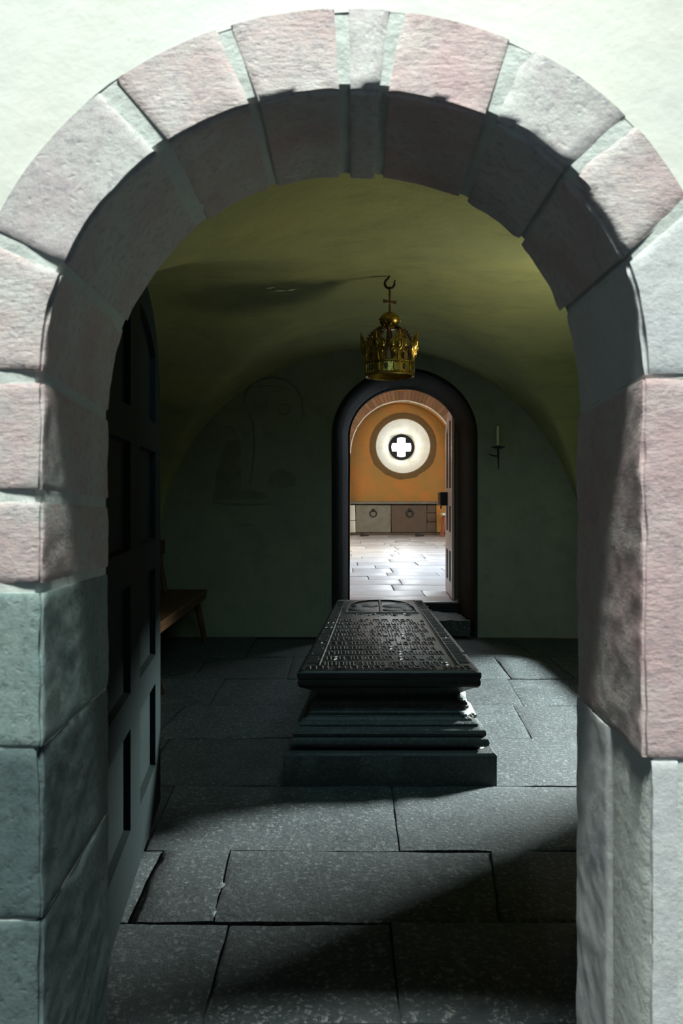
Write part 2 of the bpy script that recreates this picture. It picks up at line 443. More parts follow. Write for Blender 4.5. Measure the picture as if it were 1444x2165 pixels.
def arch_stone(t0, t1, o0, o1, mat, gap0=0.010, gap1=0.010, proud=0.0, chip=0.004, seed=0, rough=0.0035, narrow=None, rebate=None):
    """one stone of the arch. t0,t1 joints on the inner curve, o0,o1 on the outer one."""
    def ln(a, b): 
        s = 0
        for i in range(8):
            p, q = A_in(lerp(a, b, i / 8)), A_in(lerp(a, b, (i + 1) / 8)); s += math.hypot(p[0] - q[0], p[1] - q[1])
        return s
    Lr = ln(t0, t1); g0, g1 = gap0 / Lr, gap1 / Lr
    nu = max(6, min(60, int(Lr / 0.014))); nr = 12; nw = 30

    def P(u, r, w):
        uu = g0 + u * (1 - g0 - g1)
        ti = lerp(t0, t1, uu); to = lerp(o0, o1, uu)
        a, b, o = A_in(ti), A_bk(ti), A_out(to)
        if narrow: o = (narrow, o[1])
        ix, iz = lerp(a[0], b[0], w), lerp(a[1], b[1], w)
        x, z, y = lerp(ix, o[0], r), lerp(iz, o[1], r), lerp(Y0, Y1, w)
        # towards the opening
        d = Vector((A_in.cx - ix, min(0.0, A_in.sp - iz))); d.normalize()
        pr = proud
        if rebate and w > 0.42: pr += rebate * min(1, (w - 0.42) / 0.03)
        n1 = rough * (nz((x, y, z), 9, seed) * .8 + 0.6 * nz((x, y, z), 30, seed + 2))
        k = (1 - r) ** 4
        x += d.x * (pr + n1) * k; z += d.y * (pr + n1) * k
        if w < 0.5:
            y += (-0.0035 + rough * .3 * (nz((x, 1, z), 11, seed + 5) + 0.7 * nz((x, 1, z), 34, seed + 7))) * (1 - w * 2)
        # rounded, chipped arrises
        eu = min(u, 1 - u) * Lr; ew = w * (Y1 - Y0); er = r * 0.14
        def rnd(a_, b_):
            q = chip * (1.2 + 1.6 * max(0, nz((x, y, z), 16, seed + 11)) + 2.5 * max(0, nz((x, y, z), 5, seed + 13) - .25))
            s = max(0, q - math.hypot(a_, b_) * 0.9)
            return s
        c = rnd(ew, er)
        x -= d.x * c * k; z -= d.y * c * k; y += c * (1 - min(1, w * 4))
        c2 = rnd(eu, er) * .35; x -= d.x * c2 * k * .8; z -= d.y * c2 * k * .8
        c3 = rnd(eu, ew); y += c3 * .35
        return (x, y, z)

    def sp(n, p=1.0):      # denser near both ends
        return [0.5 - 0.5 * math.cos(PI * i / n) for i in range(n + 1)]
    U = [i / nu for i in range(nu + 1)]; U = [0, 0.25 / nu] + U[1:-1] + [1 - 0.25 / nu, 1]
    R = [0, 0.02, 0.05] + [0.05 + 0.95 * i / nr for i in range(1, nr + 1)]
    W = [0, 0.008, 0.02] + [0.02 + 0.98 * i / nw for i in range(1, nw + 1)]
    mb = MB()
    mb.grid([[P(u, r, 0) for r in R] for u in U])
    mb.grid([[P(u, 0, w_) for w_ in W] for u in U], flip=True)
    for u in (0, 1): mb.grid([[P(u, r, w_) for r in (R[0], R[1], R[2], .3, 1)] for w_ in W])
    mb.grid([[P(u, r, 1) for r in (R[0], R[1], R[2], .3, 1)] for u in U])
    return mb.build('stone', mat, wall_front, smooth=True, angle=55)


def tj(z): return -1 + A_in.tz(z)       # left jamb parameter
def tk(z): return 2 - A_in.tz(z)        # right jamb parameter
def zf(v): return H - (v - 1045) * Y0 / 1600
G = M
stones = [
    (-1.0, tj(0.62), M['dark_green_stone'], .004, .003, 0.0),
    (tj(0.62), tj(zf(1580)), M['dark_green_stone'], .003, .002, 0.0),
    (tj(zf(1580)), tj(zf(1242)), M['green_stone'], .002, .010, 0.0),
    (tj(zf(1242)), tj(zf(1048)), M['pink_stone'], .008, .011, 0.0),
    (tj(zf(1048)), tj(zf(797)), M['pink_stone'], .011, .011, 0.0),
]
sd = 1
for t0, t1, m_, g0, g1, pr in stones:
    arch_stone(t0, t1, t0, t1, m_, g0, g1, pr, seed=sd); sd += 3
vs_ = [  # inner t, outer t of each joint
    (tj(zf(797)), tj(zf(797))), (0.124, 0.128), (0.297, 0.290), (0.405, 0.400), (0.500, 0.497), (0.533, 0.538), (0.648, 0.640), (0.757, 0.764), (0.878, 0.850), (tk(zf(797)), tk(zf(797)))]
vm = ['pink_stone', 'grey_stone', 'pink_stone', 'pink_stone', 'grey_stone', 'red_stone', 'grey_stone', 'pink_stone', 'pale_stone']
gp = [(.011, .011), (.010, .016), (.014, .010), (.008, .008), (.010, .007), (.010, .010), (.013, .010), (.004, .006), (.008, .003)]
pr = [0, 0, 0, .002, .003, .002, 0.006, 0.010, 0.0]
for k in range(9):
    (a, ao), (b, bo) = vs_[k], vs_[k + 1]
    arch_stone(a, b, ao, bo, M[vm[k]], gp[k][0], gp[k][1], pr[k], seed=sd, chip=.009 if k in (6, 7) else .0045,
               rough=.006 if k in (6, 7) else .0035); sd += 3
arch_stone(tk(zf(797)), tk(zf(1605)), tk(zf(797)), tk(zf(1605)), M['red_stone'], .003, .003, 0.004, seed=sd, rough=.0045)
arch_stone(tk(zf(1605)), 2.0, tk(zf(1605)), 2.0, M['pale_stone'], .003, .003, -0.012, seed=sd + 3, rebate=0.018, narrow=0.576)

# ------------------------------------------------------------------ CHAMBER shell
RX, RA, RY, RB = 0.28, 2.0, 4.84, 2.29
ZS, ZH = 0.80, 1.92
BX0, BX1, BY = RX - RA, RX + RA, RY + RB


def vault_z(al, be):
    a = ZS + ZH * math.cos(al); b = ZS + ZH * math.cos(be)
    right = 0.5 + 0.5 * math.sin(al)
    front = be < 0
    k = (0.03 + 0.30 * max(0, right - .45)) if front else 0.05
    crown = math.exp(-(al * al + be * be) / 0.10)
    k = k + 0.10 * crown
    return (a + b + math.sqrt((a - b) ** 2 + k * k)) / 2 - 0.045 * crown


mb = MB(); rows = []
NA = 110
for i in range(NA + 1):
    al = -PI / 2 + PI * i / NA; row = []
    for j in range(NA + 1):
        be = -PI / 2 + PI * j / NA
        x, y = RX + RA * math.sin(al), RY + RB * math.sin(be)
        z = vault_z(al, be)
        q = 0.018 * nz((x, y, z), 1.7, 2) + 0.006 * nz((x, y, z), 6, 4)
        row.append((x, y, z + q * min(1, math.cos(al) * 4) * min(1, math.cos(be) * 4)))
    rows.append(row)
mb.grid(rows)
ceiling = mb.build('ceiling', M['olive_plaster'], smooth=True, angle=35)
tag(ceiling, 'olive plastered groin vault over the tomb chamber', 'ceiling', kind='structure')
# hairline crack in the vault
mb = MB()
cp = [Vector(((u - 722) / 1600 * 1.0, 1.0, (1045 - v) / 1600 * 1.0)) for u, v in ((884, 415), (883, 424), (878, 434), (880, 441), (874, 450), (871, 459))]
def on_vault(d):
    lo, hi = 2.6, 4.8
    for _ in range(40):
        m_ = (lo + hi) / 2; p = d * m_ + Vector((0, 0, H))
        s = max(-1, min(1, (p.x - RX) / RA)); q = max(-1, min(1, (p.y - RY) / RB))
        if p.z > vault_z(math.asin(s), math.asin(q)) : hi = m_
        else: lo = m_
    return d * lo + Vector((0, 0, H))
mb.tube([on_vault(d) + Vector((0, 0, .004)) for d in cp], [.002, .005, .006, .006, .006, .002], 5)
mb.build('crack', M['paint_dark'], ceiling)

# side walls
mb = MB()
def wall_strip(x, y0, y1, z0, z1):
    mb.grid([[(x + 0.012 * nz((1, lerp(y0, y1, i / 16), lerp(z0, z1, j / 10)), 1.5, 6), lerp(y0, y1, i / 16), lerp(z0, z1, j / 10)) for j in range(11)] for i in range(17)])
wall_strip(BX0, Y2, BY, 0, 3.0)
wl = mb.build('wall_left', M['wall_plaster'], smooth=True)
tag(wl, 'shadowed olive plaster side wall behind the bench', 'wall', kind='structure')
# right wall with the window recess that lets the daylight in
mb = MB()
hole = [(4.10, .46), (4.5, .46), (5.0, .46), (5.5, .46), (6.05, .46), (6.05, .58), (5.92, .68), (5.78, .80), (5.62, .95), (5.48, 1.12), (5.36, 1.26), (5.2, 1.34), (4.9, 1.37), (4.6, 1.37), (4.35, 1.35), (4.2, 1.28), (4.10, 1.12), (4.10, .8)]
hcy, hcz = 4.9, .80
def to_rect(p):
    d = Vector((p[0] - hcy, p[1] - hcz)); k = 1e9
    for q, lo, hi in ((0, Y2 - hcy, BY - hcy), (1, -hcz, 3.0 - hcz)):
        if d[q] > 1e-6: k = min(k, hi / d[q])
        if d[q] < -1e-6: k = min(k, lo / d[q])
    return (hcy + d.x * k, hcz + d.y * k)
# add rays to the four corners so that the panel is complete
loop = [(p, to_rect(p)) for p in hole] + [(None, c) for c in ((Y2, 0), (BY, 0), (BY, 3.0), (Y2, 3.0))]
loop.sort(key=lambda q: math.atan2(q[1][1] - hcz, q[1][0] - hcy))
for i, (p, c) in enumerate(loop):
    if p is None:
        a = loop[i - 1][0]; b = loop[(i + 1) % len(loop)][0]; loop[i] = (((a[0] + b[0]) / 2, (a[1] + b[1]) / 2), c)
mb.grid([[(BX1 + .10, p[0], p[1]) for p, c in loop], [(BX1, p[0], p[1]) for p, c in loop], [(BX1, lerp(p[0], c[0], .5), lerp(p[1], c[1], .5)) for p, c in loop], [(BX1, c[0], c[1]) for p, c in loop]], close_v=True)
wr = mb.build('wall_right', M['wall_plaster'], smooth=True)
tag(wr, 'olive plaster side wall with a low window opening beside the tomb', 'wall', kind='structure')

# back wall with the far doorway
YD = 7.80
A_do = Arch(0.595, 0.657, 1.90, 0.610)
A_di = Arch(0.643, 0.557, 1.93, 0.497)
mb = MB(); tl4 = ts(8, 40)
wall_face(mb, A_do, BY, -2.2, 2.9, 3.4, tl4, n=9, amp=0.012)
wall_back = mb.build('wall_back', M['wall_plaster'], smooth=True)
tag(wall_back, 'olive plaster end wall with a faded mural and a round-headed doorway', 'wall', kind='structure')
mb = MB(); mb.box(BX0, -0.15, BY - 0.022, BY + 0.02, 0, 0.43, 0.012); mb.build('plinth', M['wall_plaster'], wall_back)
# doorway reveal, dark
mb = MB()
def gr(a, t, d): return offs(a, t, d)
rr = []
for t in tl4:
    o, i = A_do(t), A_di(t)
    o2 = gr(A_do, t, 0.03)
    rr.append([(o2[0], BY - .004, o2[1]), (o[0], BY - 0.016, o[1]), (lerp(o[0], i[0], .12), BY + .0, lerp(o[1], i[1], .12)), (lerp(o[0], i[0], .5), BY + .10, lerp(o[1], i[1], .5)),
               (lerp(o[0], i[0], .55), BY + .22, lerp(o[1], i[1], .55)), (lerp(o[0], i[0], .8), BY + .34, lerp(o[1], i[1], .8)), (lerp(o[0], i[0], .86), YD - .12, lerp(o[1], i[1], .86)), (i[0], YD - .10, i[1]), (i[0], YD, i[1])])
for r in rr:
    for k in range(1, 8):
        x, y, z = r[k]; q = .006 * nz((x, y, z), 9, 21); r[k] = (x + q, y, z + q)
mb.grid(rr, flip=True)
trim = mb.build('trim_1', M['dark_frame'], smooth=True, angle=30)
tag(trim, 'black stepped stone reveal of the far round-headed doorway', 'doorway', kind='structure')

# mural, faded paint strokes and patches on the end wall
def wp(u, v): return ((u - 722) / 1600 * (BY - .02), H - (v - 1045) / 1600 * (BY - .02))
def stroke(mb, pts, wd):
    P = [Vector(wp(*p)) for p in pts]; a = []; b = []
    for i, p in enumerate(P):
        t = (P[min(i + 1, len(P) - 1)] - P[max(i - 1, 0)]).normalized(); n_ = Vector((-t.y, t.x))
        k = wd * (0.55 + 0.5 * random.random()) * (0.4 if i in (0, len(P) - 1) else 1)
        y = BY + 0.012 * (nz((p.x, BY, p.y), 2.2, 5) + 0.4 * nz((p.x, BY, p.y), 7, 9)) - .0045
        a.append((p.x + n_.x * k, y, p.y + n_.y * k)); b.append((p.x - n_.x * k, y, p.y - n_.y * k))
    mb.grid([a, b])
def patch(mb, pts):
    P = [wp(*p) for p in pts]
    for _ in range(2):
        Q = []
        for i in range(len(P)):
            p, q = P[i], P[(i + 1) % len(P)]
            Q += [p, ((p[0] + q[0]) / 2 + .008 * random.uniform(-1, 1), (p[1] + q[1]) / 2 + .008 * random.uniform(-1, 1))]
        P = Q
    cx = sum(p[0] for p in P) / len(P); cz = sum(p[1] for p in P) / len(P)
    vs = []
    for f in (1.0, .6, .25):
        for p in P:
            x, z = lerp(cx, p[0], f), lerp(cz, p[1], f)
            vs.append((x, BY + 0.012 * (nz((x, BY, z), 2.2, 5) + 0.4 * nz((x, BY, z), 7, 9)) - .004, z))
    n_ = len(P); fs = [tuple(range(2 * n_, 3 * n_))]
    for r in (0, 1): fs += [(r * n_ + i, r * n_ + (i + 1) % n_, (r + 1) * n_ + (i + 1) % n_, (r + 1) * n_ + i) for i in range(n_)]
    mb.add(vs, fs)
mb = MB()
stroke(mb, [(515, 850), (517, 832), (530, 812), (550, 801), (580, 797), (605, 803), (625, 818), (637, 842), (640, 870), (637, 895)], .014)
stroke(mb, [(520, 862), (527, 875), (535, 900), (537, 935), (536, 960), (532, 1000), (527, 1028)], .012)
stroke(mb, [(586, 856), (592, 874), (604, 877), (612, 868), (614, 856), (600, 854), (588, 856)], .007)
stroke(mb, [(548, 842), (562, 840), (565, 852), (556, 870)], .007)
stroke(mb, [(530, 820), (560, 815), (600, 818), (622, 830)], .006)
stroke(mb, [(565, 918), (578, 920), (582, 940)], .012)
stroke(mb, [(448, 1062), (480, 1066), (520, 1067), (573, 1066)], .016)
stroke(mb, [(495, 1112), (515, 1110), (535, 1111)], .010)
stroke(mb, [(470, 905), (482, 902), (492, 908), (500, 925)], .010)
for p in ((518, 856), (639, 842), (537, 943), (640, 880)):
    for k in range(5):
        a = random.uniform(0, 2 * PI); stroke(mb, [p, (p[0] + 5 * math.cos(a), p[1] + 5 * math.sin(a)), (p[0] + 11 * math.cos(a + .3), p[1] + 11 * math.sin(a + .3))], .004)
mb.build('mural_line', M['paint_dark'], wall_back)
mb = MB()
patch(mb, [(478, 930), (505, 928), (511, 1020), (510, 1050), (455, 1050), (457, 1000)])
patch(mb, [(570, 1000), (600, 990), (628, 1005), (622, 1028), (590, 1032), (566, 1022)])
patch(mb, [(452, 1038), (520, 1034), (560, 1042), (565, 1055), (450, 1058)])
mb.build('mural_patch', M['paint_red'], wall_back)

# ------------------------------------------------------------------ FLOOR
mb = MB(); mb.box(-3.2, 3.2, -3.0, 7.5, -0.12, -0.014)
floor = mb.build('floor', M['joint_earth'])
tag(floor, 'worn grey flagstone floor of the chamber', 'floor', kind='structure')


def flag(x0a, x0b, x1a, x1b, y0, y1, mat, parent, name='flagstone', z=0.0, gap=0.0035, th=0.05, step=0.07, amp=0.004, seed=0):
    """irregular slab: left edge x0a (front) to x0b (back), right edge x1a to x1b"""
    nx = max(3, int((x1a - x0a) / step)); ny = max(3, int((y1 - y0) / step))
    dz = random.uniform(-.004, .004); tx, ty = random.uniform(-.006, .006), random.uniform(-.006, .006)
    us = [0, .02] + [i / nx for i in range(1, nx)] + [.98, 1]; vs = [0, .03] + [i / ny for i in range(1, ny)] + [.97, 1]
    rows = []
    for v in vs:
        row = []
        for u in us:
            xa = lerp(x0a, x0b, v) + gap; xb = lerp(x1a, x1b, v) - gap
            x = lerp(xa, xb, u); y = lerp(y0 + gap, y1 - gap, v)
            e = 0
            if u in (0, 1): x += .004 * nz((x, y, 0), 11, seed) ; e = 1
            if v in (0, 1): y += .004 * nz((x, y, 0), 11, seed + 4); e = 1
            zz = z + dz + tx * (u - .5) + ty * (v - .5) + amp * nz((x, y, 0), 4, seed) + amp * .6 * nz((x, y, 0), 13, seed + 1)
            if e: zz -= .004 + .005 * max(0, nz((x, y, 0), 8, seed + 9))
            row.append((x, y, zz))
        rows.append(row)
    mb = MB(); mb.grid(rows)
    rim = rows[0] + [r[-1] for r in rows[1:]] + rows[-1][-2::-1] + [r[0] for r in rows[-2:0:-1]]
    mb.grid([rim, [(p[0], p[1], z - th) for p in rim]], close_v=True)
    return mb.build(name, mat, parent, smooth=True, angle=60)


rows_f = [
    (1.32, 1.93, -0.80, 0.80, [(-.10, -.10), (.45, .45)]),
    (1.93, 2.39, -0.82, 0.82, [(-.355, -.355), (.150, .154)]),
    (2.39, 2.87, -0.95, 1.05, [(-.672, -.676), (-.407, -.421), (.50, .565)]),
    (2.87, 3.51, -1.70, 2.26, [(-.745, -.775), (.220, .232), (1.25, 1.27)]),
    (3.51, 4.19, -1.70, 2.26, [(-.95, -.95), (.25, .25), (1.62, 1.60)]),
    (4.19, 4.85, -1.70, 2.26, [(-1.05, -1.0), (.15, .15), (1.055, 1.10), (1.75, 1.75)]),
    (4.85, 5.55, -1.70, 2.26, [(-.85, -.85), (.35, .35), (1.17, 1.215)]),
    (5.55, 6.30, -1.70, 2.26, [(-1.1, -1.1), (-.4, -.4), (.6, .6), (1.245, 1.27), (1.72, 1.72)]),
    (6.30, 7.12, -1.70, 2.26, [(-.8, -.8), (.1, .1), (.95, .95), (1.6, 1.6)]),
]
sd = 40
for y0, y1, xa, xb, cuts in rows_f:
    xs = [(xa, xa)] + cuts + [(xb, xb)]
    for k in range(len(xs) - 1):
        flag(xs[k][0], xs[k][1], xs[k + 1][0], xs[k + 1][1], y0, y1, M['dark_frame' if y0 < 1.5 else 'flagstone'], floor, seed=sd); sd += 1  # unseen front row coloured dark to cut bounce onto the arch underside
# mortar crumbs that bulge out of the broken joint in the foreground
mb = MB()
for (u, v, a, b) in ((462, 1868, .020, .035), (455, 1885, .016, .028), (452, 1915, .012, .030), (448, 1932, .014, .020)):
    d = 1600 * H / (v - 1045); mb.ball(((u - 722) / 1600 * d, d, -.006), a, b, .009, 12, 6)
for p in range(len(mb.v)):
    x, y, z = mb.v[p]; q = .012 * nz((x, y, z), 45, 3); mb.v[p] = (x + q, y + .6 * q, z + .3 * q)
mb.build('mortar_lump', M['chip_stone'], floor, smooth=True)

# step in the far doorway
HZ = 0.25
step = empty('trim_2', (0.63, 7.45, 0)); tag(step, 'rough worn stone doorstep under the far doorway', 'step', kind='structure')
flag(-.02, .05, .60, .60, 7.14, 7.72, M['flagstone'], step, 'step_stone', z=.155, th=.15, amp=.018, seed=90, step=.04)
flag(.60, .60, 1.22, 1.17, 7.14, 7.72, M['flagstone'], step, 'step_stone', z=.16, th=.15, amp=.022, seed=93, step=.04)

# ------------------------------------------------------------------ HALL beyond
HY = 20.7; NY = 19.9
mb = MB(); mb.box(-2.2, 5.8, 7.72, 21.6, 0.0, HZ - .012)
hall_floor = mb.build('floor', M['joint_earth']); tag(hall_floor, 'bright stone slab floor of the hall beyond the doorway', 'floor', kind='structure')
y = 7.74; sd = 200; k = 0
while y < HY - .05:
    dy = random.choice((.42, .5, .62, .55)); 
    if HY - y - dy < .3: dy = HY - y - .02
    x = -1.0 + random.uniform(-.5, .2)
    while x < 4.6:
        dx = random.uniform(.55, 1.25)
        flag(x, x, x + dx, x + dx, y, y + dy, M['hall_flagstone'], hall_floor, z=HZ, th=.04, step=.34, amp=.002, gap=.007, seed=sd); sd += 1
        x += dx
    y += dy

# hall walls and ceiling
mb = MB()
mb.add([(-2, YD, 0), (-2, HY + .8, 0), (-2, HY + .8, 4.6), (-2, YD, 4.6)], [(0, 1, 2, 3)])
o = mb.build('wall_west', M['ochre_plaster']); tag(o, 'ochre plaster side wall of the hall, left of the doorway view', 'wall', kind='structure')
mb = MB()
mb.add([(5.4, YD, 0), (5.4, HY + .8, 0), (5.4, HY + .8, 4.6), (5.4, YD, 4.6)], [(0, 1, 2, 3)])
o = mb.build('wall_east', M['ochre_plaster']); tag(o, 'ochre plaster side wall of the hall, right of the doorway view', 'wall', kind='structure')
mb = MB()
mb.add([(-2, YD, 4.6), (5.4, YD, 4.6), (5.4, HY + .8, 4.6), (-2, HY + .8, 4.6)], [(0, 1, 2, 3)])
o = mb.build('ceiling', M['ochre_plaster']); tag(o, 'plain ceiling of the hall beyond', 'ceiling', kind='structure')
mb = MB(); wall_face(mb, A_di, YD, -2, 5.4, 4.6, tl4, n=2)
mb.build('hall_face', M['ochre_plaster'], wall_back)

# end wall of the hall: a shallow arched niche with the round window
NX, NR, NZ = 1.617, 1.39, 2.42
OX, OZ = 1.682, 2.67
A_n = Arch(NX, NR, NZ, NR, base=HZ)
mb = MB(); tn = ts(4, 48)
wall_face(mb, A_n, NY, -2, 5.4, 4.6, tn, n=2)
mb.grid([[(A_n(t)[0], NY, A_n(t)[1]) for t in tn], [(A_n(t)[0], HY, A_n(t)[1]) for t in tn]])
# niche back with a round hole for the window
R0 = 0.737; nn = 72; ring_in = []; ring_out = []
for k in range(nn):
    a = 2 * PI * k / nn; c, s = math.cos(a), math.sin(a)
    ring_in.append((OX + R0 * c, HY, OZ + R0 * s))
    kk = 1e9
    if c > 1e-6: kk = min(kk, (NX + NR - OX + .02) / c)
    if c < -1e-6: kk = min(kk, (NX - NR - OX - .02) / c)
    if s > 1e-6: kk = min(kk, (NZ + NR - OZ + .02) / s)
    if s < -1e-6: kk = min(kk, (0 - OZ) / s)
    ring_out.append((OX + kk * c, HY, OZ + kk * s))
mb.grid([ring_in, ring_out], close_v=True)
wall_end = mb.build('wall_end', M['ochre_plaster'], smooth=True, angle=30)
tag(wall_end, 'ochre plaster end wall of the hall with an arched niche', 'wall', kind='structure')
# bricks of the niche arch
nb = 46
for k in range(nb):
    a0 = PI * k / nb; a1 = PI * (k + 1) / nb; gp_ = .006
    r0, r1 = NR - .004 + random.uniform(-.012, .004), NR + .265 + random.uniform(-.01, .02)
    vs = []
    yy = NY - .022 + random.uniform(-.006, .006)
    for yv in (yy, NY + .1):
        for (r, a) in ((r0, a0 + gp_ / r0), (r0, a1 - gp_ / r0), (r1, a1 - gp_ / r1), (r1, a0 + gp_ / r1)):
            vs.append((NX + r * math.cos(a), yv, NZ + r * math.sin(a)))
    mb = MB(); mb.add(vs, [(0, 1, 2, 3), (4, 7, 6, 5), (0, 4, 5, 1), (1, 5, 6, 2), (2, 6, 7, 3), (3, 7, 4, 0)])
    mb.build('brick', M['brick'], wall_end)
mb = MB(); aa = [PI * i / 60 for i in range(61)]
pr_ = []
for a in aa:
    rj = .014 * nz((a * 9, 1, 1), 1, 3)
    pr_.append([(NX + r * math.cos(a), y_, NZ + r * math.sin(a)) for r, y_ in ((NR + .006 + rj, NY - .030), (NR - .010 + rj, NY - .034), (NR - .02 + rj, NY + .02), (NR + .012, NY + .05))])
mb.grid(pr_); mb.build('plaster_edge', M['lime_white'], wall_end, smooth=True)

# round window
win = empty('window_1', (OX, HY, OZ)); tag(win, 'round white splayed window with a glowing cross opening at the hall end', 'window', kind='structure')
mb = MB(); prof = [(.915, -.012), (.90, -.022), (.80, -.022), (.76, -.018), (.745, -.01)]
mb.lathe(prof, (OX, HY, OZ), 72, 'y')
for i, p in enumerate(mb.v):
    r = math.hypot(p[0] - OX, p[2] - OZ); a = math.atan2(p[2] - OZ, p[0] - OX)
    if r > .85:
        q = 1 + .035 * nz((math.cos(a) * 3, math.sin(a) * 3, 1), 1.5, 3) * (1.6 if math.sin(a) < -.3 else .3); mb.v[i] = (OX + (p[0] - OX) * q, p[1], OZ + (p[2] - OZ) * q)
mb.build('surround', M['ring_plaster'], win, smooth=True)
mb = MB(); mb.lathe([(.748, -.02), (.742, -.034), (.728, -.034), (.722, -.016), (.712, .0), (.690, .03)], (OX, HY, OZ), 72, 'y'); mb.build('rim', M['lime_white'], win, smooth=True)
mb = MB(); mb.lathe([(.722, -.004), (.70, .03), (.60, .16), (.47, .34), (.36, .50)], (OX, HY, OZ), 72, 'y'); mb.build('splay', M['lime_white'], win, smooth=True)
# pierced disc: a plate with a cross shaped hole
mb = MB(); disc = MB()
hw_, ar = .278, .115
cross = []
def rarm(pts, n_=3): return pts
base = [(ar, ar), (ar, hw_), (-ar, hw_), (-ar, ar), (-hw_, ar), (-hw_, -ar), (-ar, -ar), (-ar, -hw_), (ar, -hw_), (ar, -ar), (hw_, -ar), (hw_, ar)]
for i, p in enumerate(base):
    q = base[(i + 1) % 12]
    for s in range(6):
        t = s / 6; x, z = lerp(p[0], q[0], t), lerp(p[1], q[1], t)
        r = math.hypot(x, z)
        if r > hw_ * .995: x, z = x / r * hw_ * 1.0, z / r * hw_ * 1.0
        cross.append((x, z))
outer = []
for x, z in cross:
    a = math.atan2(z, x); outer.append((.372 * math.cos(a), .372 * math.sin(a)))
disc.grid([[(OX + p[0], HY + .50, OZ + p[1]) for p in outer], [(OX + p[0], HY + .50, OZ + p[1]) for p in cross], [(OX + p[0] * .97, HY + .58, OZ + p[1] * .97) for p in cross]], close_v=True)
disc.build('pierced_disc', M['dark_frame'], win)
mb = MB(); mb.lathe([(.0, .585), (.40, .585)], (OX, HY, OZ), 48, 'y'); mb.lathe([(.40, .585), (.40, .60), (0, .60)], (OX, HY, OZ), 48, 'y')
mb.build('pane', M['window_glass'], win)
mb = MB(); mb.add([(-2, HY + .8, 0), (5.4, HY + .8, 0), (5.4, HY + .8, 4.6), (-2, HY + .8, 4.6)], [(0, 1, 2, 3)]); mb.build('outer_face', M['ochre_plaster'], wall_end)

# stone bench front along the end wall: ledge and slabs
def hx(u, d): return (u - 722) / 1600 * d
def hz_(v, d): return H - (v - 1045) / 1600 * d
BF = 20.25
bs = empty('trim_3', (1.6, 20.5, HZ)); tag(bs, 'stone ledge with upright slabs along the foot of the ochre wall', 'ledge', kind='structure')
mb = MB()
mb.box(hx(700, BF), hx(921, BF), BF - .06, HY, hz_(1066, BF), hz_(1060, BF), .015)
mb.box(hx(921, BF) + .005, 3.1, BF - .05, HY, hz_(1067, BF), hz_(1060.5, BF), .015)
mb.build('ledge', M['bench_stone'], bs)
for (u0, u1, v0, v1, m_, p_) in ((715, 751, 1068, 1100, 'lime_white', .0), (715, 751, 1100.6, 1126, 'lime_white', .0), (752, 826.5, 1068, 1126, 'bench_stone', -.01), (828, 902, 1068, 1126, 'bench_brown', 0.0),
                               (903, 922, 1068, 1084, 'bench_brown', .02), (903, 922, 1084.6, 1103, 'bench_brown', .01), (903, 922, 1103.6, 1126, 'bench_brown', .02), (922.8, 962, 1068, 1126, 'ochre_plaster', .03)):
    mb = MB(); mb.box(hx(u0, BF), hx(u1, BF), BF + p_, HY, hz_(v1, BF), hz_(v0, BF), .012)
    for i, q in enumerate(mb.v):
        mb.v[i] = (q[0] + .012 * random.uniform(-1, 1), q[1], q[2] + .004 * random.uniform(-1, 1))
    mb.build('slab', M[m_], bs)
mb = MB(); mb.box(hx(715, BF), 3.1, BF - .03, HY, HZ - .02, hz_(1126.5, BF), .01); mb.build('foot_course', M['bench_brown'], bs)
for u, nm in ((789, 'round iron pull ring on the left grey slab below the round window'), (866, 'round iron pull ring on the brown slab below the round window')):
    X, Z = hx(u, BF), hz_(1079, BF)
    r = empty('pull_ring', (X, BF, Z)); tag(r, nm, 'ring', 'iron pull rings on the ledge slabs')
    mb = MB(); mb.lathe([(.0, -.05), (.03, -.045), (.045, -.012), (.05, .0), (.05, .01)], (X, BF - .005, Z), 14, 'y'); mb.build('boss', M['iron'], r, smooth=True)
    mb = MB(); R = .085
    mb.tube([(X + R * math.sin(a), BF - .045 - .006 * math.cos(a), Z - R + R * math.cos(a)) for a in [2 * PI * i / 24 for i in range(25)]], .016, 8, cap=False); mb.build('ring', M['iron'], r, smooth=True)
for u, nm in ((771, 'small iron bar lying on the hall floor before the grey slab'), (887, 'small iron bar lying on the hall floor before the brown slab')):
    X, Yb = hx(u, 19.9), 19.75
    r = empty('iron_bar', (X, Yb, HZ)); tag(r, nm, 'iron bar', 'iron bars on the hall floor')
    mb = MB(); mb.tube([(X - .12, Yb, HZ + .02), (X, Yb - .03, HZ + .035), (X + .10, Yb, HZ + .03)], [.018, .026, .02], 8); mb.build('bar', M['iron'], r, smooth=True)
    mb = MB(); mb.lathe([(0, .0), (.05, .0), (.04, .05), (.02, .10), (0, .11)], (X - .07, Yb + .12, HZ), 10); mb.build('knob', M['iron'], r, smooth=True)

# small bench with a leaflet, half behind the hall door
sx0, sx1, SY = hx(930, 20.0), hx(957, 20.0), 19.72
b2 = empty('side_bench', ((sx0 + sx1) / 2, SY, HZ)); tag(b2, 'small wooden bench with splayed red legs half hidden behind the open hall door', 'bench')
mb = MB(); mb.box(sx0, sx1, SY - .22, SY + .22, .80, .86, .012); mb.build('seat', M['lime_white'], b2)
for (fx, s) in ((.06, 1), (sx1 - sx0 - .06, -1)):
    for yy in (-.15, .15):
        mb = MB(); mb.tube([(sx0 + fx + .03 * s, SY + yy, .80), (sx0 + fx - .05 * s, SY + yy * 1.3, HZ + .003)], [.032, .024], 8); mb.build('leg', M['red_wood'], b2, smooth=True)
mb = MB(); lx = hx(945.5, 19.6)
mt = Matrix.Translation((lx, SY - .05, .862)) @ Matrix.Rotation(.25, 4, 'Y') @ Matrix.Rotation(-.2, 4, 'X')
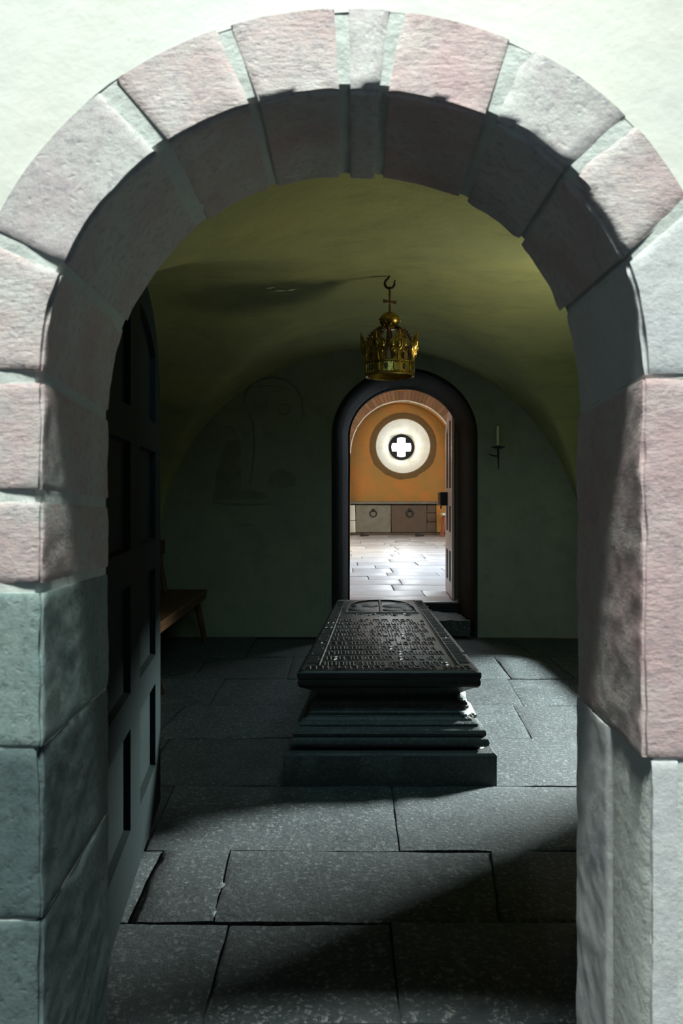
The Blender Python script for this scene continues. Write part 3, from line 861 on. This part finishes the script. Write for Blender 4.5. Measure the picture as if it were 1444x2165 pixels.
mb.box(-.05, .05, -.006, .006, 0, .19, .002, mt); lf = mb.build('leaflet', M['paper']); tag(lf, 'white paper leaflet standing on the small bench behind the hall door', 'leaflet')

# hall door leaf, opened against the right of the doorway
dh = Vector((1.165, 7.83)); de = Vector((1.205, 8.62))
def leaf(name, h, e, th, top, mat, bmat, rowsz, label, base, stile, side, group=None):
    """framed and panelled door leaf standing open: h hinge (x,y), e free end; arched top z=top(s); side: which face shows"""
    root = empty(name, (h.x, h.y, base)); tag(root, label, 'door', kind='structure')
    Ld = (e - h).length; d = (e - h).normalized(); n_ = Vector((d.y, -d.x)) * side
    def pt(s, z, off): q = h + d * s + n_ * off; return (q.x, q.y, z)
    # core board
    S = [Ld * i / 24 for i in range(25)]
    mb = MB()
    rows = [[pt(s, base, .0) for s in S], [pt(s, top(s) - .002, .0) for s in S], [pt(s, top(s) - .002, -th) for s in S], [pt(s, base, -th) for s in S]]
    mb.grid(rows, close_u=True)
    mb.add([rows[k][0] for k in range(4)] + [rows[k][-1] for k in range(4)], [(0, 1, 2, 3), (7, 6, 5, 4)])
    mb.build('board', bmat, root)
    fz = .022
    def bar(nm, s0, s1, z0, z1):
        m_ = MB(); n2 = 10; ss = [lerp(s0, s1, i / n2) for i in range(n2 + 1)]
        zt = [(min(z1, top(s)) if z1 is not None else top(s)) for s in ss]
        zb = [min(z0, zt[i] - .001) for i in range(n2 + 1)]
        c = .006
        front = [[pt(s, zb[i], 0) for i, s in enumerate(ss)], [pt(s, zb[i] + c, fz) for i, s in enumerate(ss)], [pt(s, zt[i] - c, fz) for i, s in enumerate(ss)], [pt(s, zt[i], 0) for i, s in enumerate(ss)]]
        m_.grid(front)
        for i in (0, -1): m_.add([front[k][i] for k in range(4)], [(0, 1, 2, 3)])
        m_.build(nm, mat, root)
    for (a, b) in stile: bar('stile', a, b, base, None)
    gaps = [(stile[i][1], stile[i + 1][0]) for i in range(len(stile) - 1)]
    edges = [base] + [z for r in rowsz for z in r]
    for (a, b) in gaps:
        for i in range(0, len(edges) - 1, 2): bar('rail', a, b, edges[i], edges[i + 1])
        # curved head rail
        m_ = MB(); n2 = 10; ss = [lerp(a, b, i / n2) for i in range(n2 + 1)]
        fr = [[pt(s, top(s) - .13, 0) for s in ss], [pt(s, top(s) - .124, fz) for s in ss], [pt(s, top(s), fz) for s in ss], [pt(s, top(s), 0) for s in ss]]
        m_.grid(fr); m_.build('head_rail', mat, root)
    return root, pt


Ld = (de - dh).length
top_h = lambda s: 1.93 + 0.36 * math.sqrt(max(0, 1 - (max(0, s - .25) / (Ld - .2)) ** 2)) - .02
root_h, pt_h = leaf('door_2', dh, de, .05, top_h, M['hall_door_wood'], M['panel_wood'], [(.42, .74), (.95, 1.22), (1.42, 1.72), ], 'brown panelled door leaf standing open at the far doorway', HZ + .01,
              [(0, .12), (.33, .45), (Ld - .12, Ld)], -1)
root_h.name = 'door_2'
mb = MB(); a_ = pt_h(Ld - .20, 1.22, .022); mb.box(a_[0] - .085, a_[0] + .01, a_[1] - .09, a_[1] + .12, 1.225, 1.375, .008); mb.build('lock_box', M['iron'], root_h)
mb = MB(); mb.tube([(a_[0] - .07, a_[1] - .03, 1.225), (a_[0] - .07, a_[1] - .03, 1.19)], .008, 8); mb.build('key', M['iron'], root_h)

# near door leaf on the left
h1 = Vector((-0.668, 1.98)); e1 = Vector((-0.812, 3.30)); L1 = (e1 - h1).length
top_n = lambda s: 1.62 + 0.55 * (max(0, 1 - (abs(s - L1 * .5) / (L1 * .502)) ** 2.6)) ** (1 / 2.6)
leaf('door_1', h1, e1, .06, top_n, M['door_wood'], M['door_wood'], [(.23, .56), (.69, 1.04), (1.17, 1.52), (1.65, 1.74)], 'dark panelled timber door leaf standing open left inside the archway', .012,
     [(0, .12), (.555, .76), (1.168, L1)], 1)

# ------------------------------------------------------------------ TOMB
TY0, TY1 = 3.51, 6.0
tomb = empty('tomb', (0.25, 4.75, 0)); tag(tomb, 'black carved stone tomb chest with an inscribed slab in the middle of the chamber', 'tomb')


def plan(off):
    """four corners of the tapered plan, inset by off from the plinth (front-left, front-right, back-right, back-left)"""
    cf, wf, cb, wb = .225, .495 - off, .30, .40 - off
    return [(cf - wf, TY0 + off), (cf + wf, TY0 + off), (cb + wb, TY1 - off * .6), (cb - wb, TY1 - off * .6)]


def ring_pts(off, z, n=(28, 60), rug=0.0, seed=0):
    c = plan(off); out = []
    for k in range(4):
        p, q = c[k], c[(k + 1) % 4]; m_ = n[k % 2]
        for i in range(m_):
            t = i / m_; x, y = lerp(p[0], q[0], t), lerp(p[1], q[1], t)
            r = rug * (nz((x, y, z), 6, seed) + .5 * nz((x, y, z), 19, seed + 1))
            if k == 1 and rug: r *= 1.8
            nx_, ny_ = ((0, -1), (1, 0), (0, 1), (-1, 0))[k]
            out.append((x + nx_ * r, y + ny_ * r, z + r * .3))
    return out


def mould(name, prof, mat, rug=0.002, cap=True, seed=0):
    mb = MB(); rows = [ring_pts(o, z, rug=rug, seed=seed) for o, z in prof]
    mb.grid(rows, close_v=True)
    n_ = len(rows[0])
    if cap: mb.add(rows[0] + rows[-1], [tuple(range(n_)), tuple(range(n_, 2 * n_))])
    return mb.build(name, mat, tomb, smooth=True, angle=38)


mould('plinth', [(0.0, -.01), (0.0, .02), (0.0, .136), (.008, .146), (.06, .148)], M['tomb_stone'], .0015)
mould('base_moulding', [(.068, .146), (.072, .155), (.045, .162), (.032, .172), (.028, .186), (.034, .202), (.050, .208), (.044, .214), (.040, .226), (.046, .240), (.060, .247), (.072, .249), (.074, .254), (.070, .258), (.072, .264), (.084, .270), (.096, .271), (.098, .277), (.106, .284), (.117, .286), (.118, .294)], M['tomb_stone'], .005, seed=4)
mould('chest', [(.118, .286), (.122, .295), (.116, .300), (.116, .306), (.124, .309), (.126, .336), (.118, .339), (.120, .350)], M['tomb_stone'], .006, seed=9)
mould('cornice', [(.120, .344), (.118, .352), (.122, .362), (.134, .370), (.150, .380), (.146, .390), (.130, .402), (.112, .416), (.094, .426), (.085, .432)], M['tomb_stone'], .005, seed=13)
mould('slab', [(.086, .430), (.072, .436), (.064, .448), (.062, .462), (.066, .474), (.060, .486), (.059, .502), (.066, .514), (.080, .520)], M['slab_stone'], .001, seed=17)
# broken, pale stone along the right flank
def broken(name, z0, z1, off, y0, y1, seed, dep=.03):
    mb = MB(); rows = []
    for j in range(9):
        z = lerp(z0, z1, j / 8); row = []
        for i in range(40):
            y = lerp(y0, y1, i / 39)
            t = (y - TY0) / (TY1 - TY0); c = lerp(.225, .30, t); w_ = lerp(.495, .40, t) - off
            env = math.sin(PI * j / 8) ** .5 * math.sin(PI * i / 39) ** .4
            x = c + w_ - .02 + env * (.02 + dep * (.5 + nz((y, z, 0), 11, seed) + .6 * nz((y, z, 2), 30, seed)))
            row.append((x, y, z + .006 * nz((y, z, 5), 14, seed)))
        rows.append(row)
    mb.grid(rows); return mb.build(name, M['tomb_break'], tomb, smooth=True, angle=30)
broken('broken_edge', .340, .395, .140, TY0 + .14, TY0 + 1.7, 3, .04)
broken('broken_edge', .262, .345, .112, TY0 + .12, TY0 + 1.9, 8, .035)
broken('broken_edge', .143, .176, .055, TY0 + .06, TY0 + .9, 12, .015)
broken('broken_edge', .205, .262, .060, TY0 + .16, TY0 + 1.5, 15, .02)

def lump(c, r, seed):
    mb = MB(); mb.ball(c, *r, n=16, m=10)
    for i, p in enumerate(mb.v):
        q = .5 * nz(p, 16, seed) + .35 * nz(p, 45, seed + 1)
        mb.v[i] = tuple(c[k] + (p[k] - c[k]) * (1 + q) for k in range(3))
    mb.build('broken_edge', M['tomb_break'], tomb, smooth=True, angle=25)
for c, r, sd_ in (((.578, 3.70, .372), (.030, .09, .020), 1), ((.592, 3.74, .352), (.022, .12, .018), 2), ((.600, 3.72, .318), (.018, .10, .022), 3), ((.585, 3.67, .300), (.030, .07, .012), 4),
                  ((.612, 3.76, .290), (.020, .12, .016), 5), ((.640, 3.80, .268), (.018, .14, .014), 6), ((.665, 3.62, .150), (.030, .06, .008), 7)):
    lump(c, r, sd_)

# inscription: raised strokes on the slab, letters worn past reading
ZT = .520
def SP(s, y, z=0.0):
    t = (y - TY0) / (TY1 - TY0); return Vector((lerp(.225, .30, t) + s * (lerp(.495, .40, t) - .072), y, ZT + z))
def bar_on_slab(mb, p, q, wd, h=.0055):
    p = Vector(p); q = Vector(q); d = (q - p); ln_ = d.length
    if ln_ < 1e-5: return
    d /= ln_; n_ = Vector((-d.y, d.x, 0)) * wd
    vs = []
    for k, (f, hh) in enumerate(((1.0, -.001), (.55, h))):
        for (e, s) in ((p - d * wd * f, 1), (q + d * wd * f, 1), (q + d * wd * f, -1), (p - d * wd * f, -1)):
            v = e + n_ * f * s; vs.append((v.x, v.y, ZT + hh))
    mb.add(vs, [(4, 5, 6, 7), (0, 1, 5, 4), (1, 2, 6, 5), (2, 3, 7, 6), (3, 0, 4, 7)])
glyphs = {  # strokes in a cell, x 0..w, y 0..1
    'i': (.35, [((.15, 0), (.15, 1))]), 'n': (.85, [((.15, 0), (.15, 1)), ((.65, 0), (.65, 1)), ((.15, 1), (.65, .95))]),
    'm': (1.3, [((.15, 0), (.15, 1)), ((.6, 0), (.6, 1)), ((1.1, 0), (1.1, 1)), ((.15, 1), (.6, .95)), ((.6, 1), (1.1, .95))]),
    'u': (.85, [((.15, 0), (.15, 1)), ((.65, 0), (.65, 1)), ((.15, .05), (.65, 0))]), 'o': (.85, [((.15, .1), (.15, .9)), ((.65, .1), (.65, .9)), ((.15, .95), (.65, .95)), ((.15, .05), (.65, .05))]),
    'r': (.7, [((.15, 0), (.15, 1)), ((.2, .95), (.55, .85))]), 'l': (.4, [((.15, 0), (.15, 1.5))]), 's': (.7, [((.5, .95), (.15, .75)), ((.15, .75), (.5, .3)), ((.5, .3), (.15, .05))]),
    'c': (.65, [((.15, .1), (.15, .9)), ((.15, .95), (.5, .95)), ((.15, .05), (.5, .05))]), '.': (.4, [((.15, .45), (.2, .5))]), 't': (.65, [((.2, 0), (.2, 1.15)), ((.05, .9), (.5, .9))])}
seq = 'inmuuinriomiln.cimnutiinsmnu.oinmriunlinmtumcinsiurinm.uniomniruln'
mb = MB(); gi = 0
def run(mb, s0, s1, y, hgt, cell, seed):
    rnd = random.Random(seed); W_ = SP(s1, y).x - SP(s0, y).x; x = 0
    while x < W_ - cell:
        g = rnd.choice(seq); w_, st = glyphs[g]
        x0 = SP(s0, y).x + x
        for (a, b) in st:
            if rnd.random() < .06: continue
            bar_on_slab(mb, (x0 + a[0] * cell, y + a[1] * hgt, 0), (x0 + b[0] * cell, y + b[1] * hgt, 0), .0036)
        x += (w_ + .05) * cell
        if rnd.random() < .12: x += cell * .5
for r in range(11):
    run(mb, -.76, .76, 3.66 + r * .127, .072, .040, 11 + r)
run(mb, -.92, .92, TY0 + .085, .05, .062, 77)
for s in (-.90, .90):                                    # border letters up both sides
    y = TY0 + .2
    rnd = random.Random(5 + int(s * 10))
    while y < 5.85:
        w_, st = glyphs[rnd.choice(seq)]
        for (a, b) in st:
            p = SP(s, y + a[0] * .06); q = SP(s, y + b[0] * .06)
            k = .045
            bar_on_slab(mb, (p.x + (a[1] - .5) * k, p.y, 0), (q.x + (b[1] - .5) * k, q.y, 0), .0036)
        y += (w_ + .12) * .06
ins = mb.build('inscription', M['letter_stone'], tomb); ins['kind'] = 'stuff'; ins['label'] = 'rows of worn raised lettering'
for s in (-.81, .81):
    mb = MB(); ys = [TY0 + .16 + i * .2 for i in range(13)]
    for i in range(12): bar_on_slab(mb, SP(s, ys[i]), SP(s, min(ys[i + 1], 5.92)), .0035)
    mb.build('border_line', M['letter_stone'], tomb)
mb = MB()                                                # coat of arms panel at the far end
sh = [(-.70, 5.27), (.72, 5.27), (.70, 5.50), (.64, 5.68), (.50, 5.80), (.25, 5.87), (0, 5.89), (-.25, 5.87), (-.50, 5.80), (-.66, 5.66), (-.70, 5.5)]
for i in range(len(sh)):
    a, b = sh[i], sh[(i + 1) % len(sh)]; bar_on_slab(mb, SP(*a), SP(*b), .009, .010)
bar_on_slab(mb, SP(.0, 5.27), SP(.0, 5.88), .013, .012)
for (s, y, a, b) in ((-.42, 5.45, .10, .09), (-.25, 5.62, .07, .06), (-.5, 5.6, .05, .07), (.35, 5.60, .12, .10), (.25, 5.42, .09, .06), (.52, 5.45, .06, .08), (.48, 5.70, .06, .04)):
    p = SP(s, y); mb.ball((p.x, p.y, ZT - .003), a, b, .016, 12, 6)
for i, p in enumerate(mb.v):
    if p[2] > ZT + .0005: mb.v[i] = (p[0] + .008 * nz(p, 26, 1), p[1] + .008 * nz(p, 26, 2), p[2] + .004 * nz(p, 30, 4))
for k in range(30):
    s = random.uniform(-.6, .6); y = 5.20 + random.uniform(-.04, .04); bar_on_slab(mb, SP(s, y), SP(s + random.uniform(-.06, .06), y + random.uniform(-.02, .03)), .004)
mb.build('shield_relief', M['letter_stone'], tomb, smooth=True, angle=30)

# ------------------------------------------------------------------ BENCH by the left wall
bx0, bx1, by0, by1 = -1.66, -1.235, 4.90, 6.98
bench = empty('bench', (-1.45, 5.95, 0)); tag(bench, 'brown wooden bench with backrest and splayed legs along the dark left wall', 'bench')
for k in range(3):
    a = lerp(bx0, bx1, k / 3) + .002; b = lerp(bx0, bx1, (k + 1) / 3) - .002
    mb = MB(); mb.box(a, b, by0, by1, .435, .475, .006); mb.build('seat_plank', M['bench_wood'], bench)
mb = MB(); mb.box(bx1 - .03, bx1 - .005, by0 + .03, by1 - .03, .395, .4345, .004); mb.build('apron', M['bench_wood'], bench)
for (x, y, dx, dy) in ((bx1 - .075, 6.80, .075, .06), (bx1 - .075, 5.00, .10, .10), (bx0 + .09, 6.80, -.03, .06), (bx0 + .09, 5.06, -.03, -.06)):
    mb = MB(); P0 = Vector((x, y, .434)); P1 = Vector((x + dx, y + dy, .003))
    mb.tube([P0, P0.lerp(P1, .3), P0.lerp(P1, .6), P0.lerp(P1, .63), P0.lerp(P1, .66), P1], [.022, .030, .027, .031, .026, .021], 10); mb.build('leg', M['bench_wood'], bench, smooth=True)
for y in (6.86, 5.9, 5.0):
    mb = MB(); mb.tube([(bx0 + .06, y, .47), (bx0 + .03, y, .66), (bx0 + .005, y, .86)], [.028, .022, .024], 8); mb.build('back_post', M['bench_wood'], bench, smooth=True)
mb = MB(); mb.box(bx0 - .015, bx0 + .035, by0, by1, .80, .93, .01); mb.build('back_rail', M['bench_wood'], bench)

# ------------------------------------------------------------------ HOOK and CROWN
KX, KY = 0.308, 4.84
zc = vault_z(math.asin((KX - RX) / RA), 0.0)
hook = empty('ceiling_hook', (KX, KY, zc)); tag(hook, 'black iron hook in the crown of the vault', 'hook')
hc = zc - .052; R = .031
mb = MB()
pts = [(KX + .002, KY, zc + .02), (KX - .002, KY, zc - .006)] + [(KX + R * math.cos(a), KY, hc + R * math.sin(a)) for a in [math.radians(115 + 265 * i / 18) for i in range(19)]] + [(KX + R * 1.15, KY, hc + .022)]
mb.tube(pts, [.007, .006] + [.0075] * 16 + [.007, .006, .005] + [.003], 8)
mb.build('hook_rod', M['iron'], hook, smooth=True)
zb = hc - R          # lowest inside point of the hook
crown = empty('crown', (KX, KY, 2.10)); tag(crown, 'hanging gilt crown with orb and cross below the ceiling hook', 'crown')
mb = MB(); rc = zb - .004
mb.tube([(KX, KY + .013 * math.sin(a), rc + .013 * math.cos(a)) for a in [2 * PI * i / 14 for i in range(15)]], .004, 6, cap=False); mb.build('hanging_ring', M['iron'], crown, smooth=True)
# cross
zt, zbm, zarm = rc - .012, 2.51, 2.582
mb = MB(); T = Matrix.Translation((KX, KY, 0))
def flare(p0, p1, w0, w1): return [(p0[0] - w0 * (p1[1] != p0[1]), p0[1] - w0 * (p1[0] != p0[0])), (p0[0] + w0 * (p1[1] != p0[1]), p0[1] + w0 * (p1[0] != p0[0])),
                                   (p1[0] + w1 * (p1[1] != p0[1]), p1[1] + w1 * (p1[0] != p0[0])), (p1[0] - w1 * (p1[1] != p0[1]), p1[1] - w1 * (p1[0] != p0[0]))]
mb.prism(flare((0, zarm), (0, zt), .0045, .008), .011, T); mb.prism(flare((0, zarm), (0, zbm), .0045, .008), .011, T)
mb.prism(flare((0, zarm), (-.042, zarm + .004), .005, .012)[:2] + [(-.042, zarm + .016), (-.042, zarm - .010)], .010, T)
mb.prism([(0, zarm - .005), (0, zarm + .005), (.042, zarm + .006), (.042, zarm - .018)][::-1], .010, T)
mb.build('cross', M['brown_gold'], crown)
# orb
mb = MB(); oz = 2.463
prof = [(.001, .052)] + [(.066 * math.sin(a), .051 * math.cos(a)) for a in [PI * i / 20 for i in range(1, 9)]] + [(.066, .008), (.071, .007), (.072, .0), (.071, -.007), (.066, -.008)] + [(.066 * math.sin(a), .051 * math.cos(a)) for a in [PI * i / 20 for i in range(12, 18)]] + [(.035, -.048), (.040, -.055), (.034, -.060), (.001, -.060)]
mb.lathe(prof, (KX, KY, oz), 32); mb.build('orb', M['gold'], crown, smooth=True)
# band
BR = .150; zb0, zb1 = 2.105, 2.190
mb = MB(); mb.lathe([(BR - .006, zb0), (BR + .004, zb0 - .006), (BR + .012, zb0), (BR + .008, zb0 + .008), (BR + .001, zb0 + .012), (BR + .003, zb1 - .016), (BR + .011, zb1 - .010), (BR + .012, zb1 - .003), (BR + .004, zb1 + .004), (BR - .004, zb1), (BR - .006, zb1 - .012)], (KX, KY, 0), 64, closed=True)
band = mb.build('band', M['gold'], crown, smooth=True)
for k in range(16):
    a = 2 * PI * (k + .5) / 16; mt = Matrix.Rotation(a, 3, 'Z'); c = Vector((KX, KY, (zb0 + zb1) / 2)) + mt @ Vector((BR + .004, 0, 0))
    mb = MB()
    if k % 2: mb.ball(c, .010, .013, .020, 10, 6, mt)
    else: mb.box(-.004, .009, -.019, .019, -.024, .024, .004, Matrix.Translation(c) @ Matrix.Rotation(a, 4, 'Z'))
    mb.build('gem' if k % 2 else 'boss', M['gem'] if k % 2 else M['gold'], band, smooth=bool(k % 2))
mb = MB()
for k in range(40):
    a = 2 * PI * k / 40
    for z in (zb0 + .018, zb1 - .02): mb.ball((KX + (BR + .004) * math.cos(a), KY + (BR + .004) * math.sin(a), z), .0045, n=6, m=4)
o = mb.build('bead_row', M['gold'], band, smooth=True); o['kind'] = 'stuff'
# fleurons
half = [(0, .190), (.006, .178), (.011, .166), (.019, .160), (.024, .150), (.021, .140), (.027, .134), (.037, .130), (.046, .120), (.049, .106), (.045, .092), (.037, .084), (.029, .080), (.036, .072), (.040, .062), (.034, .050), (.022, .045), (.014, .036), (.014, .024), (.022, .010), (.034, .0)]
half = [(x * 1.18, z) for x, z in half]
poly = half[:1] + half[1:] + [(-x, z) for x, z in half[::-1] if x > 0]
for k in range(8):
    a = 2 * PI * (k + .34) / 8
    base = Vector((KX, KY, zb1 - .004)) + Matrix.Rotation(a, 3, 'Z') @ Vector((BR + .004, 0, 0))
    m4 = Matrix.Translation(base) @ Matrix.Rotation(a + PI / 2, 4, 'Z') @ Matrix.Rotation(.20, 4, 'X')
    mb = MB(); mb.prism(poly, .008, m4)
    for sgn in (1, -1):                                     # lobes and midrib, raised on the outer face
        mb.ball(m4 @ Vector((sgn * .040, -.004, .098)), .011, .007, .018, 8, 5, m4.to_3x3())
        mb.ball(m4 @ Vector((sgn * .030, -.004, .056)), .008, .006, .009, 8, 5, m4.to_3x3())
    mb.tube([m4 @ Vector((0, -.004, z)) for z in (.004, .03, .055)], [.010, .007, .006], 6)
    mb.tube([m4 @ Vector((0, -.004, z)) for z in (.128, .15, .18)], [.008, .006, .002], 6)
    mb.tube([m4 @ Vector((.021 * math.cos(q), -.006, .100 + .036 * math.sin(q))) for q in [2 * PI * i / 16 for i in range(17)]], .0045, 6, cap=False)
    fl = mb.build('fleuron', M['gold'], crown, smooth=True, angle=35)
    mb = MB(); mb.ball(m4 @ Vector((0, -.005, .100)), .014, .011, .028, 10, 6, m4.to_3x3()); mb.build('gem', M['gold'], fl, smooth=True)
# arches up to the orb
for k in range(8):
    a = 2 * PI * (k + .84) / 8; rot = Matrix.Rotation(a, 3, 'Z'); O = Vector((KX, KY, 0))
    prof = []
    for i in range(13):
        t = i / 12; q = t * PI / 2
        prof.append((lerp(BR - .002, .034, 1 - math.cos(q)) + .012 * math.sin(2 * q), zb1 + (2.408 - zb1) * math.sin(q)))
    rows = []
    for i, (r, z) in enumerate(prof):
        wd = lerp(.017, .009, i / 12)
        rows.append([O + rot @ Vector((r + .004, -wd, z)), O + rot @ Vector((r + .008, 0, z + .002)), O + rot @ Vector((r + .004, wd, z)), O + rot @ Vector((r - .003, wd, z - .003)), O + rot @ Vector((r - .003, -wd, z - .003))])
    mb = MB(); mb.grid(rows, close_v=True)
    for i in range(2, 12):
        r, z = prof[i]; mb.ball(O + rot @ Vector((r + .013, 0, z + .006)), .0088, n=8, m=5)
    mb.build('arch', M['brown_gold'], crown, smooth=True, angle=40)

# ------------------------------------------------------------------ CANDLE HOLDER on the end wall
SXc, SYc = (1053 - 722) / 1600 * 6.98, 6.98
def zs(v): return H - (v - 1045) / 1600 * SYc
sc_ = empty('candle_sconce', (SXc, SYc, zs(945))); tag(sc_, 'black wrought iron candle bracket on the end wall beside the far doorway', 'candle holder')
mb = MB(); mb.tube([(SXc, SYc, zs(944)), (SXc, SYc, zs(965)), (SXc + .004, SYc, zs(993))], [.011, .009, .003], 8); mb.build('spike', M['iron'], sc_, smooth=True)
mb = MB(); mb.lathe([(.0, -.006), (.02, -.008), (.045, -.002), (.064, .008), (.066, .012), (.045, .004), (.015, .0), (.015, .022), (.012, .022), (.012, .002)], (SXc, SYc, zs(947)), 20); mb.build('drip_pan', M['iron'], sc_, smooth=True)
mb = MB(); mb.tube([(SXc, SYc, zs(964)), (SXc - .02, SYc + .03, zs(964)), (SXc - .045, SYc + .08, zs(961)), (SXc - .05, BY + .01, zs(958))], .006, 6); mb.build('arm', M['iron'], sc_, smooth=True)
mb = MB(); mb.lathe([(.0, 0), (.0115, 0), (.0118, .05), (.0105, .19), (.007, .198), (0, .200)], (SXc - .003, SYc, zs(946)), 14)
cd = mb.build('candle', M['wax'], smooth=True); tag(cd, 'thin cream candle standing in the iron bracket on the end wall', 'candle')
mb = MB(); mb.tube([(SXc - .003, SYc, zs(946) + .198), (SXc - .001, SYc, zs(946) + .214)], .0016, 5); mb.build('wick', M['iron'], cd)
